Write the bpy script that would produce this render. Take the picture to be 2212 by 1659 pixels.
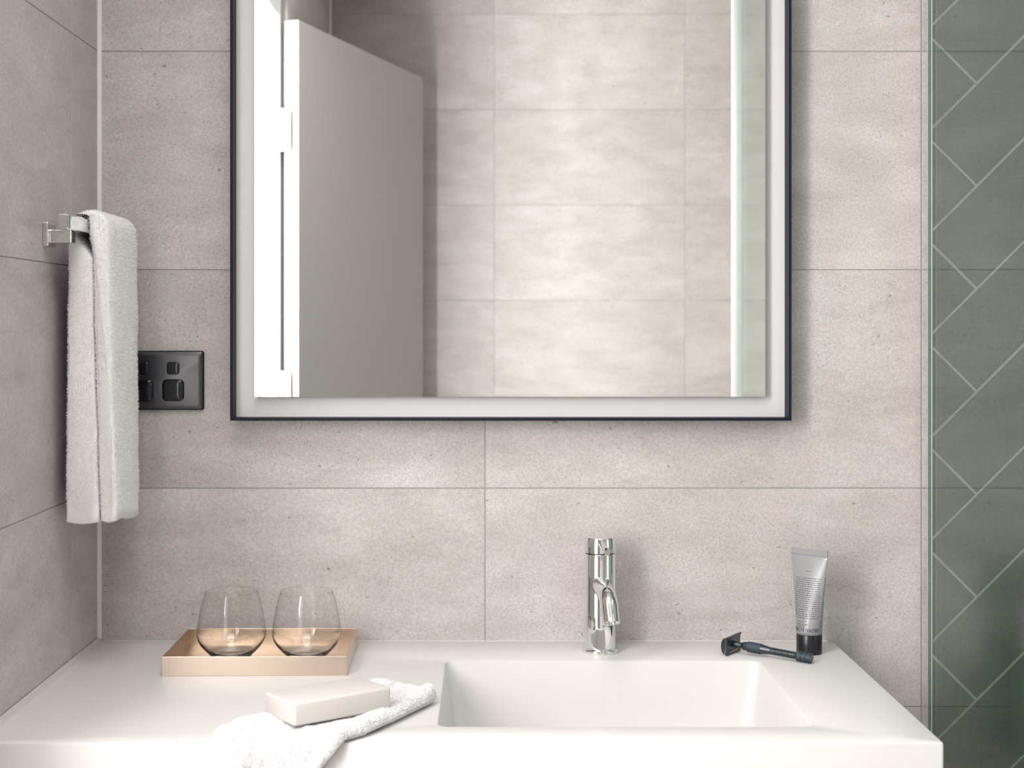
import bpy, bmesh, math, random
from mathutils import Vector, Matrix, noise
random.seed(7)
S = bpy.context.scene
for o in list(bpy.data.objects):
    bpy.data.objects.remove(o)
COL = S.collection

# ---------------------------------------------------------------- camera
CAMZ = 1.29                      # eye height, counter top is 0.436 m lower
D = 2.0                          # distance from the lens to the tiled wall
FPX = 3146.0                     # focal length in pixels of the 2212 px frame
VX, VY = 1050.0, 700.0           # vanishing point of the depth direction
cam = bpy.data.cameras.new('camera')
cam.sensor_width = 36.0
cam.lens = 36.0 * FPX / 2212.0
cam.shift_x = (1106.0 - VX) / 2212.0
cam.shift_y = -(829.5 - VY) / 2212.0
cam.clip_start = 0.02
cam.dof.use_dof = True
cam.dof.focus_distance = 1.9
cam.dof.aperture_fstop = 8.0
co = bpy.data.objects.new('camera', cam)
co.location = (0, -D, CAMZ)
co.rotation_euler = (math.pi / 2, 0, 0)
COL.objects.link(co)
S.camera = co

# ---------------------------------------------------------------- light and exposure
S.view_settings.view_transform = 'Standard'
S.view_settings.look = 'None'
S.view_settings.gamma = 1.0
S.view_settings.use_curve_mapping = False
S.view_settings.exposure = 0.2
w = bpy.data.worlds.new('world')
S.world = w
w.use_nodes = True
w.node_tree.nodes['Background'].inputs[0].default_value = (0.9, 0.95, 1.0, 1)
w.node_tree.nodes['Background'].inputs[1].default_value = 0.3

def area(name, loc, rot, sx, sy, power, col=(1, 1, 1), spread=180):
    l = bpy.data.lights.new(name, 'AREA')
    l.shape = 'RECTANGLE'
    l.size, l.size_y = sx, sy
    l.energy = power
    l.color = col
    l.spread = math.radians(spread)
    o = bpy.data.objects.new(name, l)
    o.location = loc
    o.rotation_euler = rot
    COL.objects.link(o)
    return o

DOOR_Y0, DOOR_Y1, DOOR_H = -0.76, -1.615, 2.046      # the doorway in the left wall
# daylight of the next room coming in through the doorway
area('doorway_daylight', (-0.655, -1.25, 1.58), (0, -math.pi / 2, 0),
     0.85, 0.36, 19.5, (1.0, 0.985, 0.985))
# the window of the next room, round the corner from the doorway
area('next_room_window_light', (-1.2, -0.03, 1.22), (-math.pi / 2, 0, 0), 0.85, 1.2, 140.0, (1.0, 0.985, 0.985))
# added unseen fill under the ceiling, lifts the left wall, towel and counter
area('ceiling_fill_light', (-0.14, -1.05, 2.385), (0, 0, 0), 0.6, 0.9, 7.5, (1.0, 0.985, 0.98), 140)

# ---------------------------------------------------------------- helpers
def px(x, y, L):
    """photo pixel at a known distance L from the lens -> world point"""
    return Vector(((x - VX) * L / FPX, L - D, CAMZ + (VY - y) * L / FPX))

def link(name, me, mat=None, parent=None, loc=(0, 0, 0), rot=(0, 0, 0), smooth=False):
    o = bpy.data.objects.new(name, me)
    COL.objects.link(o)
    o.location = loc
    o.rotation_euler = rot
    if parent:
        o.parent = parent
    if mat and not me.materials:
        me.materials.append(mat)
    if smooth:
        for p in me.polygons:
            p.use_smooth = True
    return o

def obj(name, bm, mat, parent=None, loc=(0, 0, 0), rot=(0, 0, 0), smooth=False, angle=None):
    bmesh.ops.recalc_face_normals(bm, faces=bm.faces[:])
    me = bpy.data.meshes.new(name)
    bm.to_mesh(me)
    bm.free()
    o = link(name, me, mat, parent, loc, rot, smooth or angle is not None)
    if angle is not None:
        me.set_sharp_from_angle(angle=math.radians(angle))
    return o

def empty(name, loc=(0, 0, 0), rot=(0, 0, 0)):
    o = bpy.data.objects.new(name, None)
    o.empty_display_size = 0.05
    o.location = loc
    o.rotation_euler = rot
    COL.objects.link(o)
    return o

def tag(o, label, cat, group=None):
    o['label'] = label
    o['category'] = cat
    if group:
        o['group'] = group
    return o

def struct(o, label=None):
    o['kind'] = 'structure'
    if label:
        o['label'] = label
    return o

def box(bm, x0, x1, y0, y1, z0, z1, bevel=0.0, seg=2, M=None):
    vs = [bm.verts.new((x, y, z)) for x in (x0, x1) for y in (y0, y1) for z in (z0, z1)]
    idx = [(0, 1, 3, 2), (4, 6, 7, 5), (0, 4, 5, 1), (2, 3, 7, 6), (0, 2, 6, 4), (1, 5, 7, 3)]
    fs = [bm.faces.new([vs[i] for i in f]) for f in idx]
    geom = vs
    if bevel:
        bmesh.ops.recalc_face_normals(bm, faces=fs)
        es = list({e for f in fs for e in f.edges})
        r = bmesh.ops.bevel(bm, geom=es, offset=bevel, segments=seg, profile=0.5, affect='EDGES')
        geom = list({v for f in r['faces'] for v in f.verts} | {v for v in vs if v.is_valid})
    if M is not None:
        bmesh.ops.transform(bm, matrix=M, verts=[v for v in geom if v.is_valid])
    return bm

def newbox(*a, **k):
    return box(bmesh.new(), *a, **k)

def lathe(profile, n=64, axis=None, closed=False):
    """profile of (r, z) turned round z (or carried to the matrix axis)"""
    bm = bmesh.new()
    rings = []
    for r, z in profile:
        if r < 1e-6:
            rings.append([bm.verts.new((0, 0, z))])
        else:
            rings.append([bm.verts.new((r * math.cos(2 * math.pi * i / n), r * math.sin(2 * math.pi * i / n), z)) for i in range(n)])
    prs = list(zip(rings, rings[1:]))
    if closed:
        prs.append((rings[-1], rings[0]))
    for a, b in prs:
        for i in range(n):
            j = (i + 1) % n
            if len(a) == 1 and len(b) == 1:
                continue
            if len(a) == 1:
                bm.faces.new((a[0], b[i], b[j]))
            elif len(b) == 1:
                bm.faces.new((a[i], a[j], b[0]))
            else:
                bm.faces.new((a[i], a[j], b[j], b[i]))
    if axis is not None:
        bmesh.ops.transform(bm, matrix=axis, verts=bm.verts[:])
    return bm

def tube(path, radii, n=32, cap0=True, cap1=True):
    bm = bmesh.new()
    rings = []
    P = [Vector(p) for p in path]
    ref = Vector((1, 0, 0))
    for i, p in enumerate(P):
        t = (P[min(i + 1, len(P) - 1)] - P[max(i - 1, 0)]).normalized()
        u = (ref - t * ref.dot(t)).normalized()
        v = t.cross(u)
        r = radii[i]
        rings.append([bm.verts.new(p + u * r * math.cos(2 * math.pi * k / n) + v * r * math.sin(2 * math.pi * k / n)) for k in range(n)])
    for a, b in zip(rings, rings[1:]):
        for i in range(n):
            j = (i + 1) % n
            bm.faces.new((a[i], a[j], b[j], b[i]))
    if cap0:
        bm.faces.new(rings[0][::-1])
    if cap1:
        bm.faces.new(rings[-1])
    return bm

def rrect(x0, x1, y0, y1, r, ns=6, nc=6):
    """rounded rectangle, counter-clockwise, same point count for any size"""
    pts = []
    cs = [(x1 - r, y0 + r, -90), (x1 - r, y1 - r, 0), (x0 + r, y1 - r, 90), (x0 + r, y0 + r, 180)]
    for k, (cx, cy, a0) in enumerate(cs):
        arc = [(cx + r * math.cos(math.radians(a0 + 90 * i / nc)), cy + r * math.sin(math.radians(a0 + 90 * i / nc))) for i in range(nc + 1)]
        pts += arc
        nx, ny, na = cs[(k + 1) % 4]
        e = (nx + r * math.cos(math.radians(na)), ny + r * math.sin(math.radians(na)))
        s = arc[-1]
        pts += [(s[0] + (e[0] - s[0]) * i / ns, s[1] + (e[1] - s[1]) * i / ns) for i in range(1, ns)]
    return pts

def loft(loops, cap0=True, cap1=True):
    bm = bmesh.new()
    R = [[bm.verts.new(p) for p in l] for l in loops]
    n = len(R[0])
    for a, b in zip(R, R[1:]):
        for i in range(n):
            j = (i + 1) % n
            bm.faces.new((a[i], a[j], b[j], b[i]))
    if cap0:
        bm.faces.new(R[0][::-1])
    if cap1:
        bm.faces.new(R[-1])
    return bm

# ---------------------------------------------------------------- materials
def mat(name, col, rough=0.5, metal=0.0, spec=0.5, **k):
    m = bpy.data.materials.new(name)
    m.use_nodes = True
    b = m.node_tree.nodes['Principled BSDF']
    b.inputs['Base Color'].default_value = (*col, 1)
    b.inputs['Roughness'].default_value = rough
    b.inputs['Metallic'].default_value = metal
    b.inputs['Specular IOR Level'].default_value = spec
    for kk, v in k.items():
        b.inputs[kk.replace('_', ' ')].default_value = v
    return m

class NT:
    def __init__(s, m):
        s.t = m.node_tree
        s.b = s.t.nodes['Principled BSDF']
    def n(s, typ, ins=None, **props):
        nd = s.t.nodes.new(typ)
        for k, v in props.items():
            setattr(nd, k, v)
        for k, v in (ins or {}).items():
            if isinstance(v, bpy.types.NodeSocket):
                s.t.links.new(v, nd.inputs[k])
            else:
                nd.inputs[k].default_value = v
        return nd
    def l(s, a, b):
        s.t.links.new(a, b)
    def noise(s, vec, scale, detail=4.0, rough=0.55, dist=0.0):
        return s.n('ShaderNodeTexNoise', {'Vector': vec, 'Scale': scale, 'Detail': detail, 'Roughness': rough, 'Distortion': dist}).outputs['Fac']
    def ramp(s, fac, lo, hi, a=0.0, b=1.0):
        return s.n('ShaderNodeMapRange', {'Value': fac, 'From Min': lo, 'From Max': hi, 'To Min': a, 'To Max': b}).outputs['Result']
    def mix(s, fac, a, b, mode='MIX'):
        nd = s.n('ShaderNodeMix', data_type='RGBA', blend_type=mode)
        for sock, v in ((nd.inputs[0], fac), (nd.inputs[6], a), (nd.inputs[7], b)):
            if isinstance(v, bpy.types.NodeSocket):
                s.l(v, sock)
            else:
                sock.default_value = v if isinstance(v, (int, float)) else (*v, 1) if len(v) == 3 else v
        return nd.outputs[2]

def stone(name, light, mid, dark, speck, rough=0.42, streak=1.0):
    """concrete-look porcelain: soft clouds, horizontal streaks, pits and specks"""
    m = mat(name, mid, rough, spec=0.35)
    g = NT(m)
    tc = g.n('ShaderNodeTexCoord').outputs['Object']
    rnd = g.n('ShaderNodeObjectInfo').outputs['Random']
    off = g.n('ShaderNodeVectorMath', {0: (37.0, 19.0, 53.0), 'Scale': rnd}, operation='SCALE').outputs[0]
    v = g.n('ShaderNodeVectorMath', {0: tc, 1: off}, operation='ADD').outputs[0]
    vs = g.n('ShaderNodeVectorMath', {0: v, 1: (0.35, 1.0, 1.0)}, operation='MULTIPLY').outputs[0]
    cloud = g.ramp(g.noise(v, 5.0, 5, 0.6, 0.4), 0.3, 0.7)
    strk = g.ramp(g.noise(vs, 22.0, 5, 0.62, 0.3), 0.36, 0.68)
    c = g.mix(cloud, mid, light)
    c = g.mix(g.n('ShaderNodeMath', {0: strk, 1: 0.45 * streak}, operation='MULTIPLY').outputs[0], c, dark)
    pale = g.ramp(g.noise(vs, 38.0, 3, 0.5, 0.5), 0.62, 0.80, 0, 0.45)
    c = g.mix(pale, c, light)
    grain = g.ramp(g.noise(v, 300.0, 3, 0.7), 0.36, 0.66, 0.86, 1.10)
    c = g.mix(1.0, c, g.n('ShaderNodeCombineColor', {0: grain, 1: grain, 2: grain}).outputs[0], 'MULTIPLY')
    # scattered fine specks, denser in some zones, and a few larger pits
    vpit0 = g.n('ShaderNodeVectorMath', {0: v, 1: (0.7, 1.0, 1.0)}, operation='MULTIPLY').outputs[0]
    zone = g.ramp(g.noise(v, 9.0, 4), 0.35, 0.68, 0.30, 1.0)
    fine = g.ramp(g.noise(vpit0, 420.0, 2, 0.65), 0.585, 0.68)
    f2 = g.n('ShaderNodeMath', {0: fine, 1: zone}, operation='MULTIPLY').outputs[0]
    f2 = g.n('ShaderNodeMath', {0: f2, 1: 0.45}, operation='MULTIPLY').outputs[0]
    c = g.mix(f2, c, speck)
    vpit = g.n('ShaderNodeVectorMath', {0: v, 1: (0.6, 1.0, 1.0)}, operation='MULTIPLY').outputs[0]
    pit = g.ramp(g.noise(vpit, 130.0, 2, 0.6), 0.715, 0.76, 0, 0.65)
    c = g.mix(pit, c, speck)
    g.l(c, g.b.inputs['Base Color'])
    bmp = g.n('ShaderNodeBump', {'Strength': 0.12, 'Distance': 0.0008, 'Height': g.noise(v, 160.0, 3)})
    g.l(bmp.outputs[0], g.b.inputs['Normal'])
    return m

M_TILE = stone('stone_tile', (0.635, 0.592, 0.580), (0.530, 0.488, 0.474), (0.375, 0.335, 0.318), (0.15, 0.12, 0.11))
M_GROUT = mat('grout', (0.36, 0.335, 0.32), 0.9)
M_DTILE = stone('dark_stone_tile', (0.062, 0.100, 0.084), (0.040, 0.068, 0.057), (0.028, 0.050, 0.042), (0.016, 0.026, 0.022), 0.5)
M_LGROUT = mat('pale_grout', (0.46, 0.43, 0.39), 0.9)
M_SILICONE = mat('white_silicone', (0.84, 0.81, 0.79), 0.45)
M_CEIL = mat('white_ceiling_paint', (0.82, 0.80, 0.78), 0.8)
M_PAINT = mat('white_door_paint', (0.70, 0.69, 0.68), 0.45)
M_SOLID = mat('white_solid_surface', (0.70, 0.682, 0.677), 0.38, spec=0.35)
M_BLACKMETAL = mat('black_powder_coat', (0.005, 0.012, 0.021), 0.5, spec=0.18)
M_PANEL = mat('frosted_white_panel', (0.70, 0.69, 0.70), 0.55)
M_MIRROR = mat('mirror_silver', (0.93, 0.935, 0.93), 0.0, 1.0)
M_GEDGE = mat('cut_glass_edge', (0.40, 0.52, 0.48), 0.15)
M_CHROME = mat('polished_chrome', (0.82, 0.82, 0.82), 0.035, 1.0)
M_DARK = mat('dark_recess', (0.012, 0.013, 0.013), 0.5)
M_BRASS = mat('brushed_rose_brass', (0.69, 0.575, 0.47), 0.27, 1.0)
M_PLATE = mat('gunmetal_plate', (0.11, 0.108, 0.115), 0.28, 0.9)
M_GLOSSBLACK = mat('gloss_black_plastic', (0.006, 0.007, 0.010), 0.12)
M_RAZOR = mat('anodised_black_metal', (0.012, 0.020, 0.026), 0.28, 0.0, 0.7)
M_KNURL = mat('knurled_black_metal', (0.022, 0.045, 0.058), 0.6, 0.0, 0.6)
M_STEEL = mat('blade_steel', (0.75, 0.75, 0.75), 0.2, 1.0)
M_TUBE = mat('silver_grey_tube', (0.35, 0.348, 0.36), 0.33, 0.25, 0.5)
M_CAP = mat('black_cap', (0.010, 0.011, 0.014), 0.3)
M_INK = mat('dark_grey_ink', (0.06, 0.06, 0.065), 0.6)
M_ALU = mat('white_profile', (0.85, 0.85, 0.84), 0.4)
M_SOAP = mat('cream_soap', (0.62, 0.588, 0.562), 0.42, spec=0.4, Subsurface_Weight=0.25, Subsurface_Radius=(0.01, 0.008, 0.006), Subsurface_Scale=0.6)

def terry(name, col):
    m = mat(name, col, 0.95, spec=0.1)
    g = NT(m)
    tc = g.n('ShaderNodeTexCoord').outputs['Object']
    bmp = g.n('ShaderNodeBump', {'Strength': 0.6, 'Distance': 0.001, 'Height': g.noise(tc, 700.0, 2)})
    g.l(bmp.outputs[0], g.b.inputs['Normal'])
    g.b.inputs['Sheen Weight'].default_value = 0.25
    return m
M_TERRY = terry('white_terry', (0.94, 0.925, 0.925))

def thin_glass(name, tint, f0=0.04):
    """flat architectural glass: Fresnel reflection over tinted transmission"""
    m = bpy.data.materials.new(name)
    m.use_nodes = True
    t = m.node_tree
    for n in list(t.nodes):
        t.nodes.remove(n)
    out = t.nodes.new('ShaderNodeOutputMaterial')
    mx = t.nodes.new('ShaderNodeMixShader')
    lw = t.nodes.new('ShaderNodeLayerWeight')
    lw.inputs['Blend'].default_value = 0.5
    pw_ = t.nodes.new('ShaderNodeMath')
    pw_.operation = 'POWER'
    pw_.inputs[1].default_value = 5.0
    t.links.new(lw.outputs['Facing'], pw_.inputs[0])
    fr = t.nodes.new('ShaderNodeMath')
    fr.operation = 'MULTIPLY_ADD'
    fr.inputs[1].default_value = 1.0 - f0
    fr.inputs[2].default_value = f0
    t.links.new(pw_.outputs[0], fr.inputs[0])
    gl = t.nodes.new('ShaderNodeBsdfGlossy')
    gl.inputs['Roughness'].default_value = 0.0
    tr = t.nodes.new('ShaderNodeBsdfTransparent')
    tr.inputs['Color'].default_value = (*tint, 1)
    t.links.new(fr.outputs[0], mx.inputs[0])
    t.links.new(tr.outputs[0], mx.inputs[1])
    t.links.new(gl.outputs[0], mx.inputs[2])
    t.links.new(mx.outputs[0], out.inputs[0])
    return m
M_SCREEN = thin_glass('green_tinted_glass', (0.83, 0.925, 0.88), 0.08)
M_THINGLASS = thin_glass('clear_thin_glass', (0.995, 0.995, 0.993), 0.018)
M_GLASS = mat('clear_glass', (1, 1, 1), 0.0, Transmission_Weight=1.0, IOR=1.42)

# ---------------------------------------------------------------- the room
XL = -0.5327                     # left wall
XL2 = -0.492                     # left wall past the door
XR = 1.45                        # right wall, beyond the shower
YF = -2.626                      # wall behind the camera
H = 2.40
CT = CAMZ - 0.436                # counter top height
T = 0.0007                       # tiles stand this proud of the grout
ZJ = [0.0, 0.1644, 0.4644, 0.7644, 1.0644, 1.3644, 1.6644, 1.9644, 2.2644, H]
tile_cache = {}

def tile_mesh(wd, ht, m):
    key = (round(wd, 4), round(ht, 4), m.name)
    if key not in tile_cache:
        bm = newbox(-wd / 2, wd / 2, 0.0, T, -ht / 2, ht / 2)
        top = [f for f in bm.faces if all(abs(v.co.y) < 1e-7 for v in f.verts)]
        bmesh.ops.recalc_face_normals(bm, faces=bm.faces[:])
        es = list({e for f in top for e in f.edges})
        bmesh.ops.bevel(bm, geom=es, offset=0.0004, segments=1, affect='EDGES')
        bmesh.ops.recalc_face_normals(bm, faces=bm.faces[:])
        me = bpy.data.meshes.new('tile')
        bm.to_mesh(me)
        bm.free()
        me.materials.append(m)
        tile_cache[key] = me
    return tile_cache[key]

def lay(wall, us, zs, place, rotz, m=M_TILE, j=0.0016):
    for u0, u1 in zip(us, us[1:]):
        for z0, z1 in zip(zs, zs[1:]):
            wd, ht = abs(u1 - u0) - j, (z1 - z0) - j
            if wd < 0.004 or ht < 0.004:
                continue
            me = tile_mesh(wd, ht, m)
            x, y = place((u0 + u1) / 2)
            link('tile', me, None, wall, (x, y, (z0 + z1) / 2), (0, 0, rotz))

XG = 0.598                       # the shower screen stands here
wall_back = struct(obj('wall_back', newbox(XL - 0.1, 0.612, T, 0.1, 0, H), M_GROUT))
lay(wall_back, [XL + 0.0005, -0.0013, XG, 0.612], ZJ, lambda u: (u, 0.0), 0)

wall_left = struct(obj('wall_left', (lambda b: (box(b, XL - 0.1, XL - T, DOOR_Y0 + 0.02, 0, 0, H),
                                                box(b, XL - 0.1, XL - T, DOOR_Y1 - 0.04, DOOR_Y0 + 0.02, DOOR_H + 0.055, H),
                                                b)[-1])(bmesh.new()), M_GROUT))
lay(wall_left, [-0.0005, -0.127, -0.727], ZJ, lambda u: (XL, u), math.pi / 2)
lay(wall_left, [-0.727, -1.327, -1.655], [DOOR_H + 0.056, 2.2644, H], lambda u: (XL, u), math.pi / 2)
wall_left2 = struct(obj('wall_left', newbox(XL2 - 0.14, XL2 - T, YF, DOOR_Y1 - 0.04, 0, H), M_GROUT))
lay(wall_left2, [DOOR_Y1 - 0.041, -2.2, YF], ZJ, lambda u: (XL2, u), math.pi / 2)

wall_far = struct(obj('wall_far', newbox(XL2 - 0.14, XR + 0.1, YF - 0.1, YF - T, 0, H), M_GROUT))
lay(wall_far, [XL2 + 0.0005, 0.025, 0.625, 1.225, XR], ZJ, lambda u: (u, YF), math.pi)
wall_right = struct(obj('wall_right', newbox(XR, XR + 0.1, YF, 0.1, 0, H), M_GROUT))
lay(wall_right, [0.0, -0.6, -1.2, -1.8, -2.4, YF], ZJ, lambda u: (XR - T, u), -math.pi / 2)
floor = struct(obj('floor', newbox(-2.2, XR + 0.1, YF - 0.1, 0.1, -0.1, 0), stone('floor_stone', (0.42, 0.39, 0.37), (0.36, 0.33, 0.31), (0.3, 0.27, 0.25), (0.15, 0.12, 0.11))))
ceiling = struct(obj('ceiling', newbox(-2.2, XR + 0.1, YF - 0.1, 0.1, H, H + 0.1), M_CEIL))
# the next room, seen as a bright slit past the door frame
wall_hall = struct(obj('wall_hall', newbox(-2.2, -2.1, YF - 0.1, 0.1, 0, H), M_CEIL))
wall_hall_b = struct(obj('wall_hall', newbox(-2.1, XL - 0.1, 0.0, 0.1, 0, H), M_CEIL))
wall_hall_c = struct(obj('wall_hall', newbox(-2.1, XL2 - 0.14, YF - 0.1, YF, 0, H), M_CEIL))

# herringbone tiles on the shower part of the back wall
wall_shower = struct(obj('wall_shower', newbox(0.612, XR, T, 0.1, 0, H), M_LGROUT))
def clip(poly, axis, val, keep_gt):
    out = []
    for a, b in zip(poly, poly[1:] + poly[:1]):
        ia = (a[axis] >= val) == keep_gt
        ib = (b[axis] >= val) == keep_gt
        if ia:
            out.append(a)
        if ia != ib:
            t = (val - a[axis]) / (b[axis] - a[axis])
            out.append((a[0] + (b[0] - a[0]) * t, a[1] + (b[1] - a[1]) * t))
    return out
W45 = 0.0998
OX, OZ = px(2110, 402, D).x, px(2110, 402, D).z
GR = 0.0017
def herring(a0, a1, b0, b1):
    c = math.sqrt(0.5) * W45
    g_ = GR / W45
    pts = [(a0 + g_, b0 + g_), (a1 - g_, b0 + g_), (a1 - g_, b1 - g_), (a0 + g_, b1 - g_)]
    poly = [(OX + (a - b) * c, OZ + (a + b) * c) for a, b in pts]
    for ax, v, k in ((0, 0.6135, True), (0, XR - 0.003, False), (1, 0.002, True), (1, H - 0.002, False)):
        if poly:
            poly = clip(poly, ax, v, k)
    if len(poly) < 3:
        return
    cx = sum(p[0] for p in poly) / len(poly)
    cz = sum(p[1] for p in poly) / len(poly)
    bm = bmesh.new()
    f = bm.faces.new([bm.verts.new((x - cx, 0, z - cz)) for x, z in poly])
    bk = [bm.verts.new((x - cx, T, z - cz)) for x, z in poly]
    fv = list(f.verts)
    for i in range(len(fv)):
        j = (i + 1) % len(fv)
        bm.faces.new((fv[j], fv[i], bk[i], bk[j]))
    obj('tile', bm, M_DTILE, wall_shower, (cx, 0, cz))
for r in range(-30, 31):
    for mm in range(-6, 7):
        x = r + 6 * mm
        herring(x, x + 3, r, r + 1)
        herring(x + 3, x + 4, r - 2, r + 1)

# sealant beads: along the counter, up the corner
def prism(pts_a, pts_b):
    bm = bmesh.new()
    a = [bm.verts.new(p) for p in pts_a]
    b = [bm.verts.new(p) for p in pts_b]
    n = len(a)
    for i in range(n):
        j = (i + 1) % n
        bm.faces.new((a[i], a[j], b[j], b[i]))
    bm.faces.new(a[::-1])
    bm.faces.new(b)
    return bm
CF = -0.484                      # front edge of the counter
s = 0.0065
struct(obj('trim_1', prism([(XL, -0.002, CT), (XL + s, -0.002, CT), (XL + 0.001, -0.002, CT + s)],
                           [(XL, CF, CT), (XL + s, CF, CT), (XL + 0.001, CF, CT + s)]), mat('beige_sealant', (0.60, 0.555, 0.53), 0.6)), 'pale sealant bead between left wall and counter')
s = 0.0014
struct(obj('trim_2', prism([(XL + 0.006, 0, CT), (XL + 0.006, -s, CT), (XL + 0.006, 0, CT + s)],
                           [(0.47, 0, CT), (0.47, -s, CT), (0.47, 0, CT + s)]), bpy.data.materials['beige_sealant']), 'thin sealant bead between back wall and counter')
s = 0.0048
struct(obj('trim_3', prism([(XL, 0, CT + 0.004), (XL + s, 0, CT + 0.004), (XL, -s, CT + 0.004)],
                           [(XL, 0, H), (XL + s, 0, H), (XL, -s, H)]), M_SILICONE), 'white sealant line up the wall corner')
s = 0.006
struct(obj('trim_4', prism([(XL2, YF, 0), (XL2 + s, YF, 0), (XL2, YF + s, 0)],
                           [(XL2, YF, H), (XL2 + s, YF, H), (XL2, YF + s, H)]), M_SILICONE), 'white sealant line up the far wall corner')

# door standing open, seen in the mirror
door = struct(empty('door_1', (-0.462, -1.633, 0)), 'white flush door standing open into the bathroom')
dv = Vector((0.30, -0.954, 0)).normalized()
ang = math.atan2(dv.y, dv.x)
obj('door_leaf', newbox(0, 0.90, -0.040, 0.0, 0.01, DOOR_H - 0.006, bevel=0.002), mat('shaded_white_door_paint', (0.41, 0.395, 0.39), 0.5), door, rot=(0, 0, ang))  # white leaf, its shade put into the colour as a darker paint
FX = -0.505 + 0.462
def frame_part(nm, x0, x1, y0, y1, z0, z1):
    return obj(nm, newbox(x0 + 0.462, x1 + 0.462, y0 + 1.633, y1 + 1.633, z0, z1, bevel=0.003), M_PAINT, door)
frame_part('door_jamb', -0.645, -0.507, DOOR_Y1 - 0.040, DOOR_Y1, 0, DOOR_H + 0.05)
frame_part('door_jamb', -0.645, -0.518, DOOR_Y0, DOOR_Y0 + 0.035, 0, DOOR_H + 0.05)
frame_part('door_head', -0.645, -0.509, DOOR_Y1, DOOR_Y0, DOOR_H, DOOR_H + 0.05)
frame_part('door_stop', -0.600, -0.555, DOOR_Y1 - 0.001, DOOR_Y1 + 0.014, 0, DOOR_H)
for z in (0.25, 1.07, 1.715):
    h = obj('hinge', lathe([(0, 0), (0.0055, 0), (0.0055, 0.105), (0, 0.105)], 16), M_PAINT, door, (-0.0415, 0.0065, z), smooth=False)
    obj('hinge_leaf', newbox(-0.0125, 0.024, -0.0015, 0.0015, 0, 0.105), M_PAINT, h, (0, -0.005, 0), (0, 0, 0.3))

# ---------------------------------------------------------------- vanity counter with moulded basin
CR = 0.477
TH = 0.152
vanity = tag(empty('vanity_counter', (0, 0, CT)), 'thick white wall-hung counter with a moulded rectangular basin', 'counter')
def ring(x0, x1, y0, y1, r, z):
    return [(x, y, z) for x, y in rrect(x0, x1, y0, y1, r)]
BX0, BX1, BY0, BY1 = -0.052, 0.3535, -0.4215, -0.113
e = 0.0022
loops = [ring(XL + 0.0005, CR, CF, -0.0005, 0.003, -TH),
         ring(XL + 0.0005, CR, CF, -0.0005, 0.003, -e),
         ring(XL + 0.0005 + e * 0.3, CR - e * 0.3, CF + e * 0.3, -0.0005 - e * 0.3, 0.003, -e * 0.3),
         ring(XL + 0.0005 + e, CR - e, CF + e, -0.0005 - e, 0.003, 0),
         ring(BX0 - 0.0025, BX1 + 0.0025, BY0 - 0.0025, BY1 + 0.0025, 0.0145, 0),
         ring(BX0 - 0.0008, BX1 + 0.0008, BY0 - 0.0008, BY1 + 0.0008, 0.0132, -0.0008),
         ring(BX0, BX1, BY0, BY1, 0.0125, -0.003)]
for dz, ins in ((-0.05, 0.007), (-0.095, 0.013), (-0.106, 0.017), (-0.112, 0.024), (-0.115, 0.036)):
    loops.append(ring(BX0 + ins, BX1 - ins, BY0 + ins, BY1 - ins, 0.0125 + ins * 0.5, dz))
obj('slab', loft(loops), M_SOLID, vanity, angle=35)
ov = [(0, 0)]
obj('overflow_slot', loft([[(0.0, y, z) for y, z in rrect(-0.011, 0.011, -0.003, 0.003, 0.0028, 2, 4)],
                           [(0.0012, y, z) for y, z in rrect(-0.011, 0.011, -0.003, 0.003, 0.0028, 2, 4)]]), M_DARK, vanity,
    (BX0 + 0.0055, -0.372, -0.040))['label'] = 'dark overflow slot'

# ---------------------------------------------------------------- wall mirror
MX0, MX1 = -0.3449, 0.4116
MZ0, MZ1 = CAMZ - 0.1303, CAMZ + 0.80
mirror = tag(empty('wall_mirror', ((MX0 + MX1) / 2, 0, MZ0)), 'large rectangular mirror in thin black frame with frosted white border', 'mirror')
MC = (MX0 + MX1) / 2
x0, x1, hh = MX0 - MC, MX1 - MC, MZ1 - MZ0
lip = 0.0036
YFR = -0.038
for nm, b in (('frame_side', (x0, x0 + lip, YFR, -0.0005, 0, hh)), ('frame_side', (x1 - lip, x1, YFR, -0.0005, 0, hh)),
              ('frame_rail', (x0 + lip, x1 - lip, YFR, -0.0005, 0, lip)), ('frame_rail', (x0 + lip, x1 - lip, YFR, -0.0005, hh - lip, hh))):
    obj(nm, newbox(*b, bevel=0.0006, seg=1), M_BLACKMETAL, mirror)
obj('border_panel', newbox(x0 + lip, x1 - lip, -0.010, -0.003, lip, hh - lip), M_PANEL, mirror)
PX0, PX1 = -0.3143 - MC, 0.379 - MC
PZ0, PZ1 = CAMZ - 0.0987 - MZ0, hh - 0.0315
pane = obj('mirror_glass', newbox(PX0, PX1, -0.0230, -0.0180, PZ0, PZ1), M_GEDGE, mirror)
pane.data.materials.append(M_MIRROR)
for p in pane.data.polygons:
    if p.normal.y < -0.9:
        p.material_index = 1
obj('standoff', newbox(PX0 + 0.02, PX1 - 0.02, -0.0180, -0.0100, PZ0 + 0.02, PZ1 - 0.02), M_PANEL, mirror)

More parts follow.
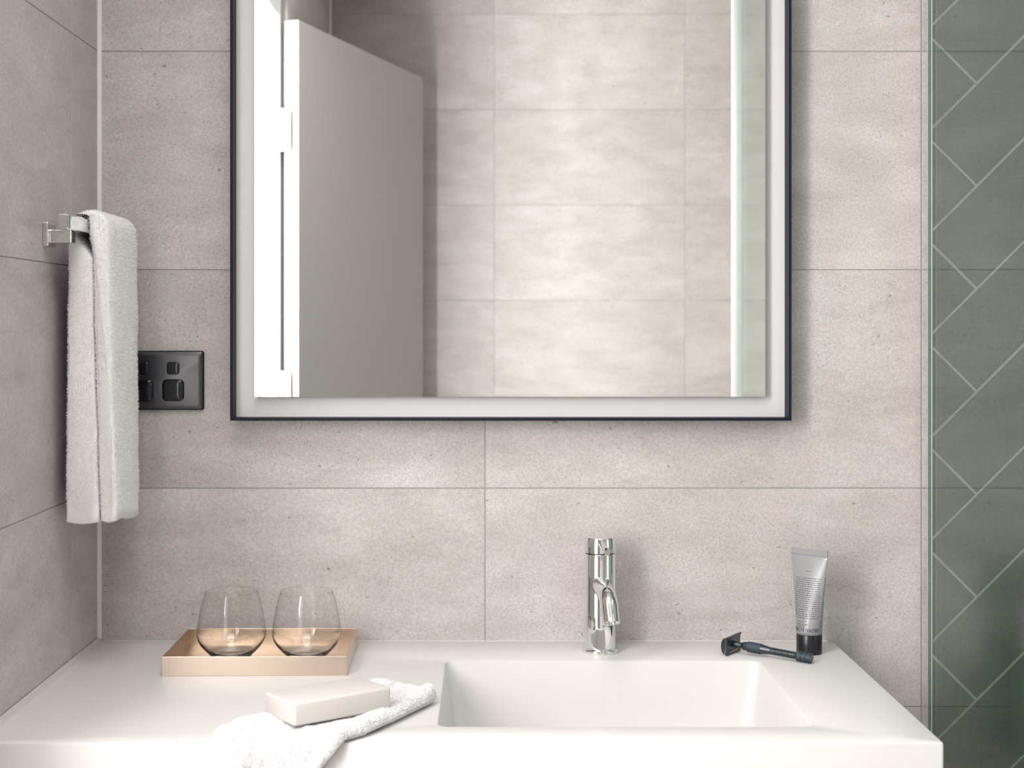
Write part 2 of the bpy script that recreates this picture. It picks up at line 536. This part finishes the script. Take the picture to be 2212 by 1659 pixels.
# ---------------------------------------------------------------- shower screen
screen = tag(empty('shower_screen', (XG, -0.024, 0)), 'green-tinted glass shower screen standing beside the counter', 'shower screen')
GT = 0.006
obj('glass_panel', newbox(0.0, GT, -1.50, -0.0022, 0.012, 2.1), M_SCREEN, screen)
obj('glass_edge', newbox(0.0004, GT - 0.0004, -0.0021, 0.0, 0.012, 2.1), mat('teal_glass_edge', (0.10, 0.20, 0.20), 0.2), screen)['label'] = 'teal polished edge of the glass'
M_ARRIS = mat('polished_arris', (0.85, 0.87, 0.85), 0.25)
for a, b in ((0.0, 0.0008), (GT - 0.0008, GT)):
    obj('edge_arris', newbox(a, b, -0.0027, -0.0021, 0.012, 2.1), M_ARRIS, screen)
obj('edge_profile', newbox(-0.010, 0.014, -1.515, -1.495, 0.0, 2.1, bevel=0.002), M_ALU, screen)
obj('floor_channel', newbox(-0.004, 0.010, -1.50, 0.0, 0.0, 0.013), M_CHROME, screen)

# ---------------------------------------------------------------- tap
tap = tag(empty('basin_mixer_tap', (0.1517, -0.060, CT)), 'chrome cylindrical basin mixer tap standing behind the basin', 'tap')
obj('base_flange', lathe([(0, 0), (0.0238, 0), (0.0244, 0.0012), (0.0244, 0.0042), (0.0236, 0.0056), (0.021, 0.0062), (0, 0.0062)]), M_CHROME, tap, angle=50)
obj('body', lathe([(0, 0.006), (0.0209, 0.006), (0.0209, 0.1300), (0.0203, 0.1310), (0, 0.1310)]), M_CHROME, tap, angle=40)
hd = obj('handle_cap', lathe([(0, 0.1318), (0.0200, 0.1318), (0.0209, 0.1326), (0.0209, 0.1515), (0.0200, 0.1526), (0, 0.1526)]), M_CHROME, tap, angle=40)
obj('handle_gap', lathe([(0, 0.1308), (0.0192, 0.1308), (0.0192, 0.1320), (0, 0.1320)], 48), M_DARK, tap)
obj('lever', tube([(0.0005, -0.016, 0.1475), (0.0028, -0.036, 0.1435), (0.0052, -0.0545, 0.1402), (0.0053, -0.0555, 0.1400)], [0.0043, 0.0043, 0.0043, 0.0037], 24), M_CHROME, hd, angle=40)
path, rad = [], []
for i in range(6):
    path.append((0.0045 * i / 6 * 0.6, -0.012 - 0.048 * i / 5, 0.0905 - 0.001 * i / 5))
    rad.append(0.0128 - 0.001 * i / 5)
cy, cz, R = -0.060, 0.0895 - 0.026, 0.026
for i in range(1, 15):
    a = math.radians(64 * i / 14)
    path.append((0.0027 + 0.0032 * i / 14, cy - R * math.sin(a), cz + R * math.cos(a)))
    rad.append(0.0118 - 0.0004 * i / 14)
dirv = Vector((0.06, -math.cos(math.radians(64)), -math.sin(math.radians(64)))).normalized()
pe = Vector(path[-1])
for k in (0.010, 0.020):
    path.append(tuple(pe + dirv * k))
    rad.append(0.0113)
sp = obj('spout', tube(path, rad, 40, True, False), M_CHROME, tap, angle=60)
pend = Vector(path[-1])
q = dirv.to_track_quat('Z', 'X').to_matrix().to_4x4()
obj('spout_rim', lathe([(0.0113, -0.0005), (0.0116, 0.0008), (0.0095, 0.0008), (0.0088, -0.0005), (0.0088, -0.010), (0.0113, -0.009)], 40, Matrix.Translation(pend) @ q, closed=True), M_CHROME, sp, angle=40)
obj('aerator', lathe([(0, -0.004), (0.0088, -0.004), (0.0088, -0.006), (0, -0.006)], 32, Matrix.Translation(pend) @ q), M_DARK, sp)

# ---------------------------------------------------------------- gold tray
TX0, TX1, TY0, TY1 = -0.4025, -0.1732, -0.1955, -0.028
tray = tag(empty('serving_tray', ((TX0 + TX1) / 2, (TY0 + TY1) / 2, CT), (0, 0, math.radians(0.6))), 'rectangular brushed rose-gold metal tray holding two glasses', 'tray')
hx, hy, th = (TX1 - TX0) / 2, (TY1 - TY0) / 2, 0.0016
TZ = 0.0242
obj('tray_base', newbox(-hx + th, hx - th, -hy + th, hy - th, 0.0004, 0.0022), M_BRASS, tray)
for nm, b in (('tray_side', (-hx, hx, -hy, -hy + th)), ('tray_side', (-hx, hx, hy - th, hy)), ('tray_side', (-hx, -hx + th, -hy + th, hy - th)), ('tray_side', (hx - th, hx, -hy + th, hy - th))):
    obj(nm, newbox(*b, 0.0, TZ, bevel=0.0005, seg=2), M_BRASS, tray)

# ---------------------------------------------------------------- two tumblers
outer = [(0.0, 0.0), (0.0195, 0.0), (0.0225, 0.0008), (0.0262, 0.0042), (0.0330, 0.0110), (0.0392, 0.0180), (0.0430, 0.0250), (0.0444, 0.0320),
         (0.0441, 0.0400), (0.0425, 0.0520), (0.0398, 0.0660), (0.0368, 0.0780), (0.0337, 0.0867), (0.0334, 0.0871)]
inner = [(0.0332, 0.08705), (0.0365, 0.0780), (0.0394, 0.0660), (0.0420, 0.0520), (0.0436, 0.0400), (0.0439, 0.0320), (0.0424, 0.0255), (0.0382, 0.0188),
         (0.0312, 0.0118), (0.0235, 0.0072), (0.0120, 0.0054), (0.0, 0.0050)]
def smooth_profile(p, k=4):
    out = []
    for i in range(len(p) - 1):
        a, b, c, d = p[max(i - 1, 0)], p[i], p[i + 1], p[min(i + 2, len(p) - 1)]
        for j in range(k):
            t = j / k
            q_ = []
            for z in (0, 1):
                q_.append(0.5 * (2 * b[z] + (c[z] - a[z]) * t + (2 * a[z] - 5 * b[z] + 4 * c[z] - d[z]) * t * t + (3 * b[z] - a[z] - 3 * c[z] + d[z]) * t ** 3))
            out.append((max(q_[0], 0.0), q_[1]))
    out.append(p[-1])
    return out
prof = smooth_profile(outer, 3) + smooth_profile(inner, 3)
prof[0] = (0.0, 0.0)
gb = lathe(prof, 72)
g1 = obj('glass_tumbler', gb, M_GLASS, None, (-0.3305, -0.110, CT + 0.0023), smooth=True)
g1.data.materials.append(M_THINGLASS)          # the thin bowl wall; the heavy base refracts
for p in g1.data.polygons:
    if p.center.z > 0.036:
        p.material_index = 1
tag(g1, 'clear stemless glass tumbler on the tray, nearer the hanging towel', 'glass', 'stemless tumblers on the tray')
g2 = g1.copy()
COL.objects.link(g2)
g2.location = (-0.2328, -0.110, CT + 0.0023)
tag(g2, 'clear stemless glass tumbler on the tray, nearer the tap', 'glass', 'stemless tumblers on the tray')

# ---------------------------------------------------------------- wall switch and socket plate
pc = px(343.5, 821.5, D)
outlet = tag(empty('switch_plate', (pc.x, 0, pc.z)), 'gunmetal wall switch plate with black buttons beside the mirror', 'switch plate')
pw, ph = 0.0622, 0.0405
def plate_ring(ins, y, r=0.003):
    return [(x, y, z) for x, z in rrect(-pw + ins, pw - ins, -ph + ins, ph - ins, r)]
obj('backing', loft([plate_ring(0, -0.0003), plate_ring(0, -0.0035), plate_ring(0.001, -0.0042)]), M_BLACKMETAL, outlet, angle=30)
obj('face_plate', loft([plate_ring(0.0012, -0.0042), plate_ring(0.0014, -0.0060), plate_ring(0.0045, -0.0078), plate_ring(0.0065, -0.0082, 0.002)]), M_PLATE, outlet, angle=20)
def button(nm, cx, cz, h, r, lift, mtl):
    L = [[(cx + x * k, y, cz + z * k) for x, z in rrect(-h, h, -h, h, r, 4, 6)] for k, y in ((1.0, -0.0080), (1.0, -0.0088), (0.94, -0.0088 - lift * 0.6), (0.75, -0.0088 - lift), (0.4, -0.0088 - lift * 1.1))]
    return obj(nm, loft(L), mtl, outlet, smooth=True)
for sx in (-0.0212, 0.0212):
    button('rocker', sx, 0.0168, 0.0085, 0.0032, 0.001, M_GLOSSBLACK)
    button('push_button', sx, -0.0132, 0.0150, 0.0062, 0.003, M_GLOSSBLACK)

# ---------------------------------------------------------------- towel bar and hand towel
bar = tag(empty('towel_bar', (XL, -0.235, CAMZ + 0.108)), 'short square chrome towel bar fixed to the side wall', 'towel bar')
zc = CAMZ + 0.108
obj('wall_plate', newbox(0.0002, 0.0065, -0.016, 0.016, -0.0145, 0.0145, bevel=0.001), M_CHROME, bar)
obj('post', newbox(0.006, 0.0325, -0.010, 0.010, -0.0105, 0.0060, bevel=0.0012), M_CHROME, bar)
obj('rail', newbox(0.0275, 0.0435, -0.054, 0.188, 0.0030, 0.0225, bevel=0.0035, seg=4), M_CHROME, bar)

def pile(o, count, length, width, seed, mtl, face_ok=None, lim=None):
    """short terry loops standing on a cloth, one part"""
    rng = random.Random(seed)
    me = o.data
    me.calc_loop_triangles()
    tris = [t for t in me.loop_triangles if face_ok is None or face_ok(t)]
    cum, tot = [], 0.0
    for t in tris:
        tot += t.area
        cum.append(tot)
    import bisect
    V, F = [], []
    vs = me.vertices
    for _ in range(count):
        t = tris[bisect.bisect_left(cum, rng.random() * tot)]
        a, b = rng.random(), rng.random()
        if a + b > 1:
            a, b = 1 - a, 1 - b
        p0, p1, p2 = (vs[i].co for i in t.vertices)
        p = p0 + (p1 - p0) * a + (p2 - p0) * b
        n = (t.normal + Vector((rng.gauss(0, .35), rng.gauss(0, .35), rng.gauss(0, .35) - 0.15))).normalized()
        sdir = n.cross(Vector((rng.gauss(0, 1), rng.gauss(0, 1), rng.gauss(0, 1)))).normalized() * width * 0.5
        ln = length * rng.uniform(0.6, 1.2)
        k = len(V)
        q0 = p - n * 0.0003
        V += [q0 - sdir, q0 + sdir, p + n * ln + sdir * 0.7, p + n * ln - sdir * 0.7]
        F.append((k, k + 1, k + 2, k + 3))
    m2 = bpy.data.meshes.new('terry_pile')
    m2.from_pydata([tuple(v) for v in V], [], F)
    m2.materials.append(mtl)
    q = bpy.data.objects.new('terry_pile', m2)
    COL.objects.link(q)
    q.parent = o
    q['kind'] = 'stuff'
    return q

# closed outline of the draped towel in the (x, z) plane, run along the bar
towel = tag(empty('hand_towel', (-0.4975, -0.125, CAMZ + 0.1305)), 'white terry hand towel folded over the chrome bar', 'towel')
YN, YB = -0.085, 0.077           # near and back edge of the folded towel, local
def leg(xo_top, xo_bot, xi_bar, xi_top, xi_bot, z_bot, n=26):
    out = []
    for i in range(n + 1):
        f = i / n
        z = -0.022 + (z_bot + 0.022) * f
        k = min(max((-0.024 - z) / 0.022, 0), 1)
        k = k * k * (3 - 2 * k)
        xi = xi_top + (xi_bot - xi_top) * f ** 1.3
        out.append((xo_top + (xo_bot - xo_top) * f ** 1.3, xi_bar + (xi - xi_bar) * k, z))
    return out
def towel_outline(v):
    """v 0 near .. 1 back; returns a closed list of (x, z)"""
    wob = 0.0016 * math.sin(v * 9.0)
    L = leg(-0.0165, -0.0205, -0.0084, 0.0136, 0.0232, -0.372 + 0.010 * math.sin(v * 3.0) - 0.003)
    Rr = leg(0.0335 - 0.004 * v, 0.0440 - 0.012 * v, 0.0098, 0.0138, 0.0232 + 0.001 * v, -0.378 + 0.006 * math.sin(v * 4 + 1))
    arch_o = []
    for i in range(1, 16):
        a = math.pi * (1 - i / 16)
        cx, rx = (0.0335 - 0.004 * v - 0.0165) / 2, (0.0335 - 0.004 * v + 0.0165) / 2
        arch_o.append((cx + rx * math.cos(a) + 0.003 * math.sin(a), -0.022 + 0.0315 * math.sin(a) ** 0.7))
    arch_i = []
    for i in range(1, 10):
        a = math.pi * i / 10
        arch_i.append((0.0007 + 0.0092 * math.copysign(abs(math.cos(a)) ** 0.5, math.cos(a)), -0.022 + 0.0235 * math.sin(a) ** 0.4))
    out = [(x + wob, z) for x, xi, z in reversed(L)]        # outer left, going up
    out += arch_o
    out += [(x + wob * 0.5, z) for x, xi, z in Rr]          # outer right, going down
    zb = Rr[-1][2]
    out += [(Rr[-1][0] - (Rr[-1][0] - Rr[-1][1]) * k, zb - 0.003 * math.sin(math.pi * k)) for k in (0.25, 0.5, 0.75)]
    out += [(xi, z) for x, xi, z in reversed(Rr)]           # inner right, going up
    out += arch_i
    out += [(xi - 0.001, z) for x, xi, z in L]              # inner left, going down
    zb = L[-1][2]
    out += [(L[-1][1] - 0.001 + (L[-1][0] - L[-1][1]) * k, zb - 0.003 * math.sin(math.pi * k)) for k in (0.25, 0.5, 0.75)]
    return out
def shrink(pts, d):
    """pull the outline inwards: rounds the folded near and back edges"""
    n = len(pts)
    res = []
    for i, (x, z) in enumerate(pts):
        ax, az = pts[i - 1]
        bx, bz = pts[(i + 1) % n]
        tx, tz = bx - ax, bz - az
        l = math.hypot(tx, tz) or 1e-9
        res.append((x + tz / l * d, z - tx / l * d))
    return res
loops = []
NV = 22
for k, (yy, d) in enumerate([(YN, 0.0034), (YN + 0.0010, 0.0018), (YN + 0.0028, 0.0006), (YN + 0.0060, 0.0001)] +
                            [(YN + 0.012 + (YB - YN - 0.024) * i / NV, 0.0) for i in range(NV + 1)] +
                            [(YB - 0.0060, 0.0001), (YB - 0.0028, 0.0006), (YB - 0.0010, 0.0018), (YB, 0.0034)]):
    v = (yy - YN) / (YB - YN)
    pts = towel_outline(v)
    lp = []
    for x, z in shrink(pts, d):
        p = Vector((x, yy, z))
        nz = noise.noise(p * 28.0) * 0.0011 + noise.noise(p * 90.0) * 0.0004
        lp.append((x + nz, yy + noise.noise(p * 22.0 + Vector((5, 0, 0))) * 0.0016 * (1 + 1.5 * abs(z) / 0.37), z))
    loops.append(lp)
tw = obj('cloth', loft(loops), M_TERRY, towel, smooth=True)
pile(tw, 130000, 0.0018, 0.0005, 3, M_TERRY, lambda t: sum(tw.data.vertices[i].co.z for i in t.vertices) / 3 > -0.355)

# ---------------------------------------------------------------- washcloth and soap
wash = tag(empty('washcloth', (-0.19, -0.40, CT)), 'folded white terry washcloth under the soap, hanging over the counter edge', 'cloth')
NU, NVc = 90, 44
LEFT = [(0.0, -0.128, -0.262), (0.5, -0.212, -0.378), (0.85, -0.268, -0.450), (1.0, -0.285, -0.488), (1.15, -0.276, -0.525), (1.5, -0.262, -0.600)]
RIGHT = [(0.0, -0.056, -0.327), (0.5, -0.092, -0.402), (0.85, -0.124, -0.462), (1.0, -0.146, -0.488), (1.15, -0.172, -0.518), (1.5, -0.184, -0.600)]
def along(tab, u):
    for a_, b_ in zip(tab, tab[1:]):
        if u <= b_[0]:
            f = (u - a_[0]) / (b_[0] - a_[0])
            return Vector((a_[1] + (b_[1] - a_[1]) * f, a_[2] + (b_[2] - a_[2]) * f))
    return Vector(tab[-1][1:])
def wash_pt(u, v, top):
    l_, r_ = along(LEFT, u), along(RIGHT, u)
    xy = l_ + (r_ - l_) * ((v + 1) / 2)
    # folded layers: pressed flat under the soap, rolled thick on the outer folds
    th_ = 0.0116 + 0.0062 * math.exp(-((v - 0.82) / 0.22) ** 2) + 0.0050 * math.exp(-(u / 0.13) ** 2)
    th_ += 0.0075 * math.exp(-((v + 0.70) / 0.35) ** 2) * min(max((u - 0.55) / 0.3, 0), 1)
    # the crease between the two folded layers on the right-hand side
    th_ -= 0.0022 * math.exp(-((v - 0.60) / 0.05) ** 2)
    vv = abs(v)
    rnd = max(0.0, 1 - max(0, (vv - 0.84) / 0.16) ** 2) ** 0.5
    rend = max(0.0, 1 - max(0, (0.05 - u) / 0.05) ** 2) ** 0.5
    k = rnd * rend
    mid = 0.0080
    z = mid + (th_ - mid) * k if top else mid * (1 - k) + 0.0006
    P3 = Vector((xy.x, xy.y, 0))
    if top:
        fr_ = min(max((u - 0.75) / 0.25, 0), 1)
        z += (0.0012 * noise.noise(P3 * 38) + 0.0009 * noise.noise(P3 * 95 + Vector((3, 1, 0)))) * k
        z += fr_ * 0.0030 * noise.noise(Vector((P3.x * 75, P3.y * 22, 2.0))) * k
    return xy, z
bm = bmesh.new()
grids = []
front_y = CF - 0.0010
def fold(xy, z):
    """carry whatever lies past the counter edge round it and down"""
    over = front_y - xy.y
    R_ = 0.004
    if over <= -R_:
        return Vector((xy.x, xy.y, z))
    # arc of radius R_ (inner) with thickness z outside
    s_ = over + R_
    a = min(s_ / (R_ + 0.006), math.pi / 2)
    rest = max(0.0, s_ - (R_ + 0.006) * math.pi / 2)
    cy_, cz_ = front_y + R_, -R_
    rr = R_ + z
    return Vector((xy.x, cy_ - rr * math.sin(a) , cz_ + rr * math.cos(a) - rest))
for top in (True, False):
    g_ = []
    for i in range(NU + 1):
        row = []
        u = 1.5 * i / NU
        for j in range(NVc + 1):
            v = -1 + 2 * j / NVc
            xy, z = wash_pt(u, v, top)
            p = fold(xy, z)
            row.append(bm.verts.new((p.x + 0.19, p.y + 0.40, p.z)))
        g_.append(row)
    grids.append(g_)
    for i in range(NU):
        for j in range(NVc):
            q_ = (g_[i][j], g_[i + 1][j], g_[i + 1][j + 1], g_[i][j + 1])
            bm.faces.new(q_ if top else q_[::-1])
a, b = grids
for i in range(NU):
    for j in (0, NVc):
        bm.faces.new((a[i][j], a[i + 1][j], b[i + 1][j], b[i][j]))
for j in range(NVc):
    for i in (0, NU):
        bm.faces.new((a[i][j], a[i][j + 1], b[i][j + 1], b[i][j]))
wc = obj('cloth', bm, M_TERRY, wash, smooth=True)
pile(wc, 90000, 0.0015, 0.0006, 5, M_TERRY, lambda t: t.normal.z > -0.1 or t.normal.y < -0.5)

sc = Vector((-0.1715, -0.4175))
soap_dir = math.atan2(0.0700, 0.0973)
soap = obj('soap_bar', newbox(-0.0595, 0.0595, -0.0335, 0.0335, 0, 0.0245, bevel=0.0028, seg=4), M_SOAP, None, (sc.x, sc.y, CT + 0.0145), (math.radians(-1.0), 0, soap_dir), angle=40)
tag(soap, 'cream rectangular soap bar lying on the white washcloth', 'soap')

# ---------------------------------------------------------------- squeeze tube
tb = tag(empty('squeeze_tube', (0.4285, -0.069, CT), (0, 0, math.radians(-42))), 'silver-grey squeeze tube of toiletries standing on its black cap', 'tube')
CAPH, CAPR = 0.0262, 0.0168
obj('cap', lathe([(0, 0), (0.0158, 0), (0.0166, 0.0008), (CAPR, 0.004), (CAPR, CAPH - 0.0012), (CAPR - 0.0008, CAPH), (0, CAPH)], 56), M_CAP, tb, angle=40)
TB0, TB1, TW = CAPH, 0.1300, 0.0268      # body, from cap to crimp; half width at the crimp
def tube_ab(z):
    t = (z - TB0) / (TB1 - TB0)
    t = min(max(t, 0), 1)
    r0 = 0.0166
    return r0 + (TW - r0) * t, r0 * (1 - t) ** 0.85 + 0.0009
def tube_ring(z, n=64):
    a, b = tube_ab(z)
    return [(a * math.cos(2 * math.pi * i / n), b * math.sin(2 * math.pi * i / n), z) for i in range(n)]
obj('tube_body', loft([tube_ring(TB0 + (TB1 - TB0) * i / 24) for i in range(25)]), M_TUBE, tb, smooth=True)
obj('crimp', newbox(-TW - 0.0004, TW + 0.0004, -0.0011, 0.0011, TB1 - 0.0004, TB1 + 0.0075, bevel=0.0004, seg=1), M_TUBE, tb)
def wrap(u, z, lift=0.00018):
    """arc length u from the front seam (-y side) at height z"""
    a, b = tube_ab(z)
    sgn = 1 if u >= 0 else -1
    th_, acc, st = 0.0, 0.0, 0.02
    while acc < abs(u) and th_ < 3.1:
        dx, dz_ = a * math.cos(th_), b * math.sin(th_)
        acc += math.hypot(dx, dz_) * st
        th_ += st
    th_ -= st * (acc - abs(u)) / max(math.hypot(a * math.cos(th_), b * math.sin(th_)) * st, 1e-9) if acc > abs(u) else 0
    th_ *= sgn
    n = Vector((math.sin(th_) / a, -math.cos(th_) / b, 0)).normalized()
    return Vector((a * math.sin(th_), -b * math.cos(th_), z)) + n * lift
def text_mesh(txt, size, u0, zbase, nm, flip=True):
    """lettering printed on the tube, upside down as the tube stands on its cap"""
    cu = bpy.data.curves.new('lettering', 'FONT')
    cu.body = txt
    cu.size = size
    cu.resolution_u = 3
    cu.space_character = 1.08
    cu.offset = size * 0.022
    tmp = bpy.data.objects.new('lettering', cu)
    COL.objects.link(tmp)
    bpy.context.view_layer.update()
    me = bpy.data.meshes.new_from_object(tmp.evaluated_get(bpy.context.evaluated_depsgraph_get()))
    bpy.data.objects.remove(tmp)
    for v in me.vertices:
        u = u0 - v.co.x * 0.60 if flip else u0 + v.co.x * 0.60
        z = zbase - v.co.y if flip else zbase + v.co.y
        v.co = wrap(u, z)
    me.materials.append(M_INK)
    return link(nm, me, None, tb)
text_mesh('GROWN ALCHEMIST', 0.0072, 0.0215, CAPH + 0.0092, 'lettering')
# lines of small print, too small to read: runs of fine marks
def print_lines(rows, nm):
    V, F = [], []
    rng = random.Random(11)
    for z, ua, ub, hgt in rows:
        u = ua
        while u < ub - 0.001:
            wl = min(rng.uniform(0.0010, 0.0042), ub - u)
            uu = u
            while uu < u + wl - 0.0002:
                cw = min(rng.uniform(0.0005, 0.0008), u + wl - uu)
                hh_ = hgt * rng.choice((0.62, 0.62, 0.8, 1.0))
                k = len(V)
                for (du, dz_) in ((0, 0), (cw, 0), (cw, -hh_), (0, -hh_)):
                    V.append(tuple(wrap(uu + du, z + dz_)))
                F.append((k, k + 1, k + 2, k + 3))
                uu += cw + 0.00022
            u += wl + 0.0009
    me = bpy.data.meshes.new(nm)
    me.from_pydata(V, [], F)
    me.materials.append(M_INK)
    o = link(nm, me, None, tb)
    return o
rows = [(0.1095, -0.0015, 0.0070, 0.0009)]
for i in range(20):
    rows.append((0.1005 - i * 0.00272, -0.0175, 0.0205 - 0.0012 * (i % 3 == 1), 0.00115))
rows += [(0.0445, -0.0110, 0.0045, 0.0007), (0.0428, -0.0085, 0.0015, 0.0007), (0.0405, -0.0120, 0.0062, 0.0011), (0.0380, -0.0090, 0.0030, 0.0011), (0.0352 + 0.0022, -0.0100, 0.0030, 0.0007)]
print_lines(rows, 'small_print')

# ---------------------------------------------------------------- safety razor
rz = tag(empty('safety_razor', (0.3265, -0.0705, CT)), 'black double-edge safety razor lying on the counter', 'razor')
U = Vector((0.55, 0.835, 0)).normalized()
N = Vector((0.835, -0.55, 0)).normalized()
Zv = Vector((0, 0, 1))
tiltm = Matrix((( N.x, U.x, 0), (N.y, U.y, 0), (0, 0, 1)))     # local x = towards handle, y = along the head, z up
Mh = tiltm.to_4x4()
Mh = Matrix.Translation((0, 0, 0.0125)) @ Mh @ Matrix.Rotation(math.radians(3.0), 4, 'Y')
def rpart(nm, bm, m, parent=rz, ang=30):
    bmesh.ops.transform(bm, matrix=Mh, verts=bm.verts[:])
    return obj(nm, bm, m, parent, angle=ang)
# guard plate with turned-up lips, blade, domed cap
def prof_extr(pts, y0, y1):
    return prism([(x, y0, z) for x, z in pts], [(x, y1, z) for x, z in pts])
guard = rpart('guard_plate', prof_extr([(0.0, -0.0118), (0.0028, -0.0122), (0.0032, -0.0108), (0.0016, -0.0085), (0.0016, 0.0085), (0.0032, 0.0108), (0.0028, 0.0122), (0.0, 0.0118), (-0.0008, 0.0075), (-0.0008, -0.0075)], -0.0215, 0.0215), M_RAZOR)
rpart('blade', newbox(-0.0013, -0.0010, -0.0210, 0.0210, -0.0112, 0.0112), M_STEEL)
dome = [(-0.0014, -0.0106)] + [(-0.0014 - 0.0058 * math.cos(math.radians(a)) ** 0.8, 0.0106 * math.sin(math.radians(a))) for a in range(-80, 81, 10)] + [(-0.0014, 0.0106)]
rpart('domed_cap', prof_extr(dome, -0.0208, 0.0208), M_RAZOR, ang=35)
hx_ = Matrix.Rotation(math.radians(90), 4, 'Y')
rpart('bright_bar', newbox(0.0024, 0.0030, -0.0165, 0.0100, -0.0085, -0.0078), M_STEEL, guard)
hp = [(0, 0.0005), (0.0042, 0.0005), (0.0042, 0.006), (0.0036, 0.010), (0.0036, 0.0135), (0.0056, 0.0165), (0.0058, 0.0185), (0.0058, 0.0205), (0.0064, 0.0215)]
hp2 = [(0.0064, 0.0415), (0.0054, 0.0475), (0.0047, 0.0535)]
segs = []
x_ = 0.0535
for k in range(4):
    segs += [(0.0047, x_), (0.0047, x_ + 0.0075), (0.0043, x_ + 0.0078), (0.0043, x_ + 0.0083)]
    x_ += 0.0086
hp3 = [(0.0047, x_), (0.0047, 0.0885), (0.0058, 0.0900), (0.0062, 0.0905)]
grip = []
x_ = 0.0908
for k in range(3):
    grip += [(0.0063, x_), (0.0063, x_ + 0.0052), (0.0056, x_ + 0.0054), (0.0056, x_ + 0.0062)]
    x_ += 0.0064
hnd = rpart('handle', lathe(hp + hp2 + segs + hp3 + [(0.0056, 0.0908), (0.0056, x_), (0, x_)], 40, hx_), M_RAZOR, ang=25)
# the knurled sleeve and the knurled end rings
def knurl(r, z0, z1, nseg, n=40):
    bm = bmesh.new()
    R_ = []
    for i in range(nseg + 1):
        z = z0 + (z1 - z0) * i / nseg
        R_.append([bm.verts.new(((r + 0.00022 * (1 if (k + i) % 2 else -1)) * math.cos(2 * math.pi * k / n), (r + 0.00022 * (1 if (k + i) % 2 else -1)) * math.sin(2 * math.pi * k / n), z)) for k in range(n)])
    for a_, b_ in zip(R_, R_[1:]):
        for k in range(n):
            j = (k + 1) % n
            bm.faces.new((a_[k], a_[j], b_[j], b_[k]))
    bm.faces.new(R_[0][::-1])
    bm.faces.new(R_[-1])
    bmesh.ops.transform(bm, matrix=hx_, verts=bm.verts[:])
    return bm
rpart('knurled_sleeve', knurl(0.0067, 0.0220, 0.0410, 20), M_KNURL, hnd)
x_ = 0.0908
for k in range(3):
    rpart('knurled_ring', knurl(0.0064, x_, x_ + 0.0054, 6), M_KNURL, hnd)
    x_ += 0.0064
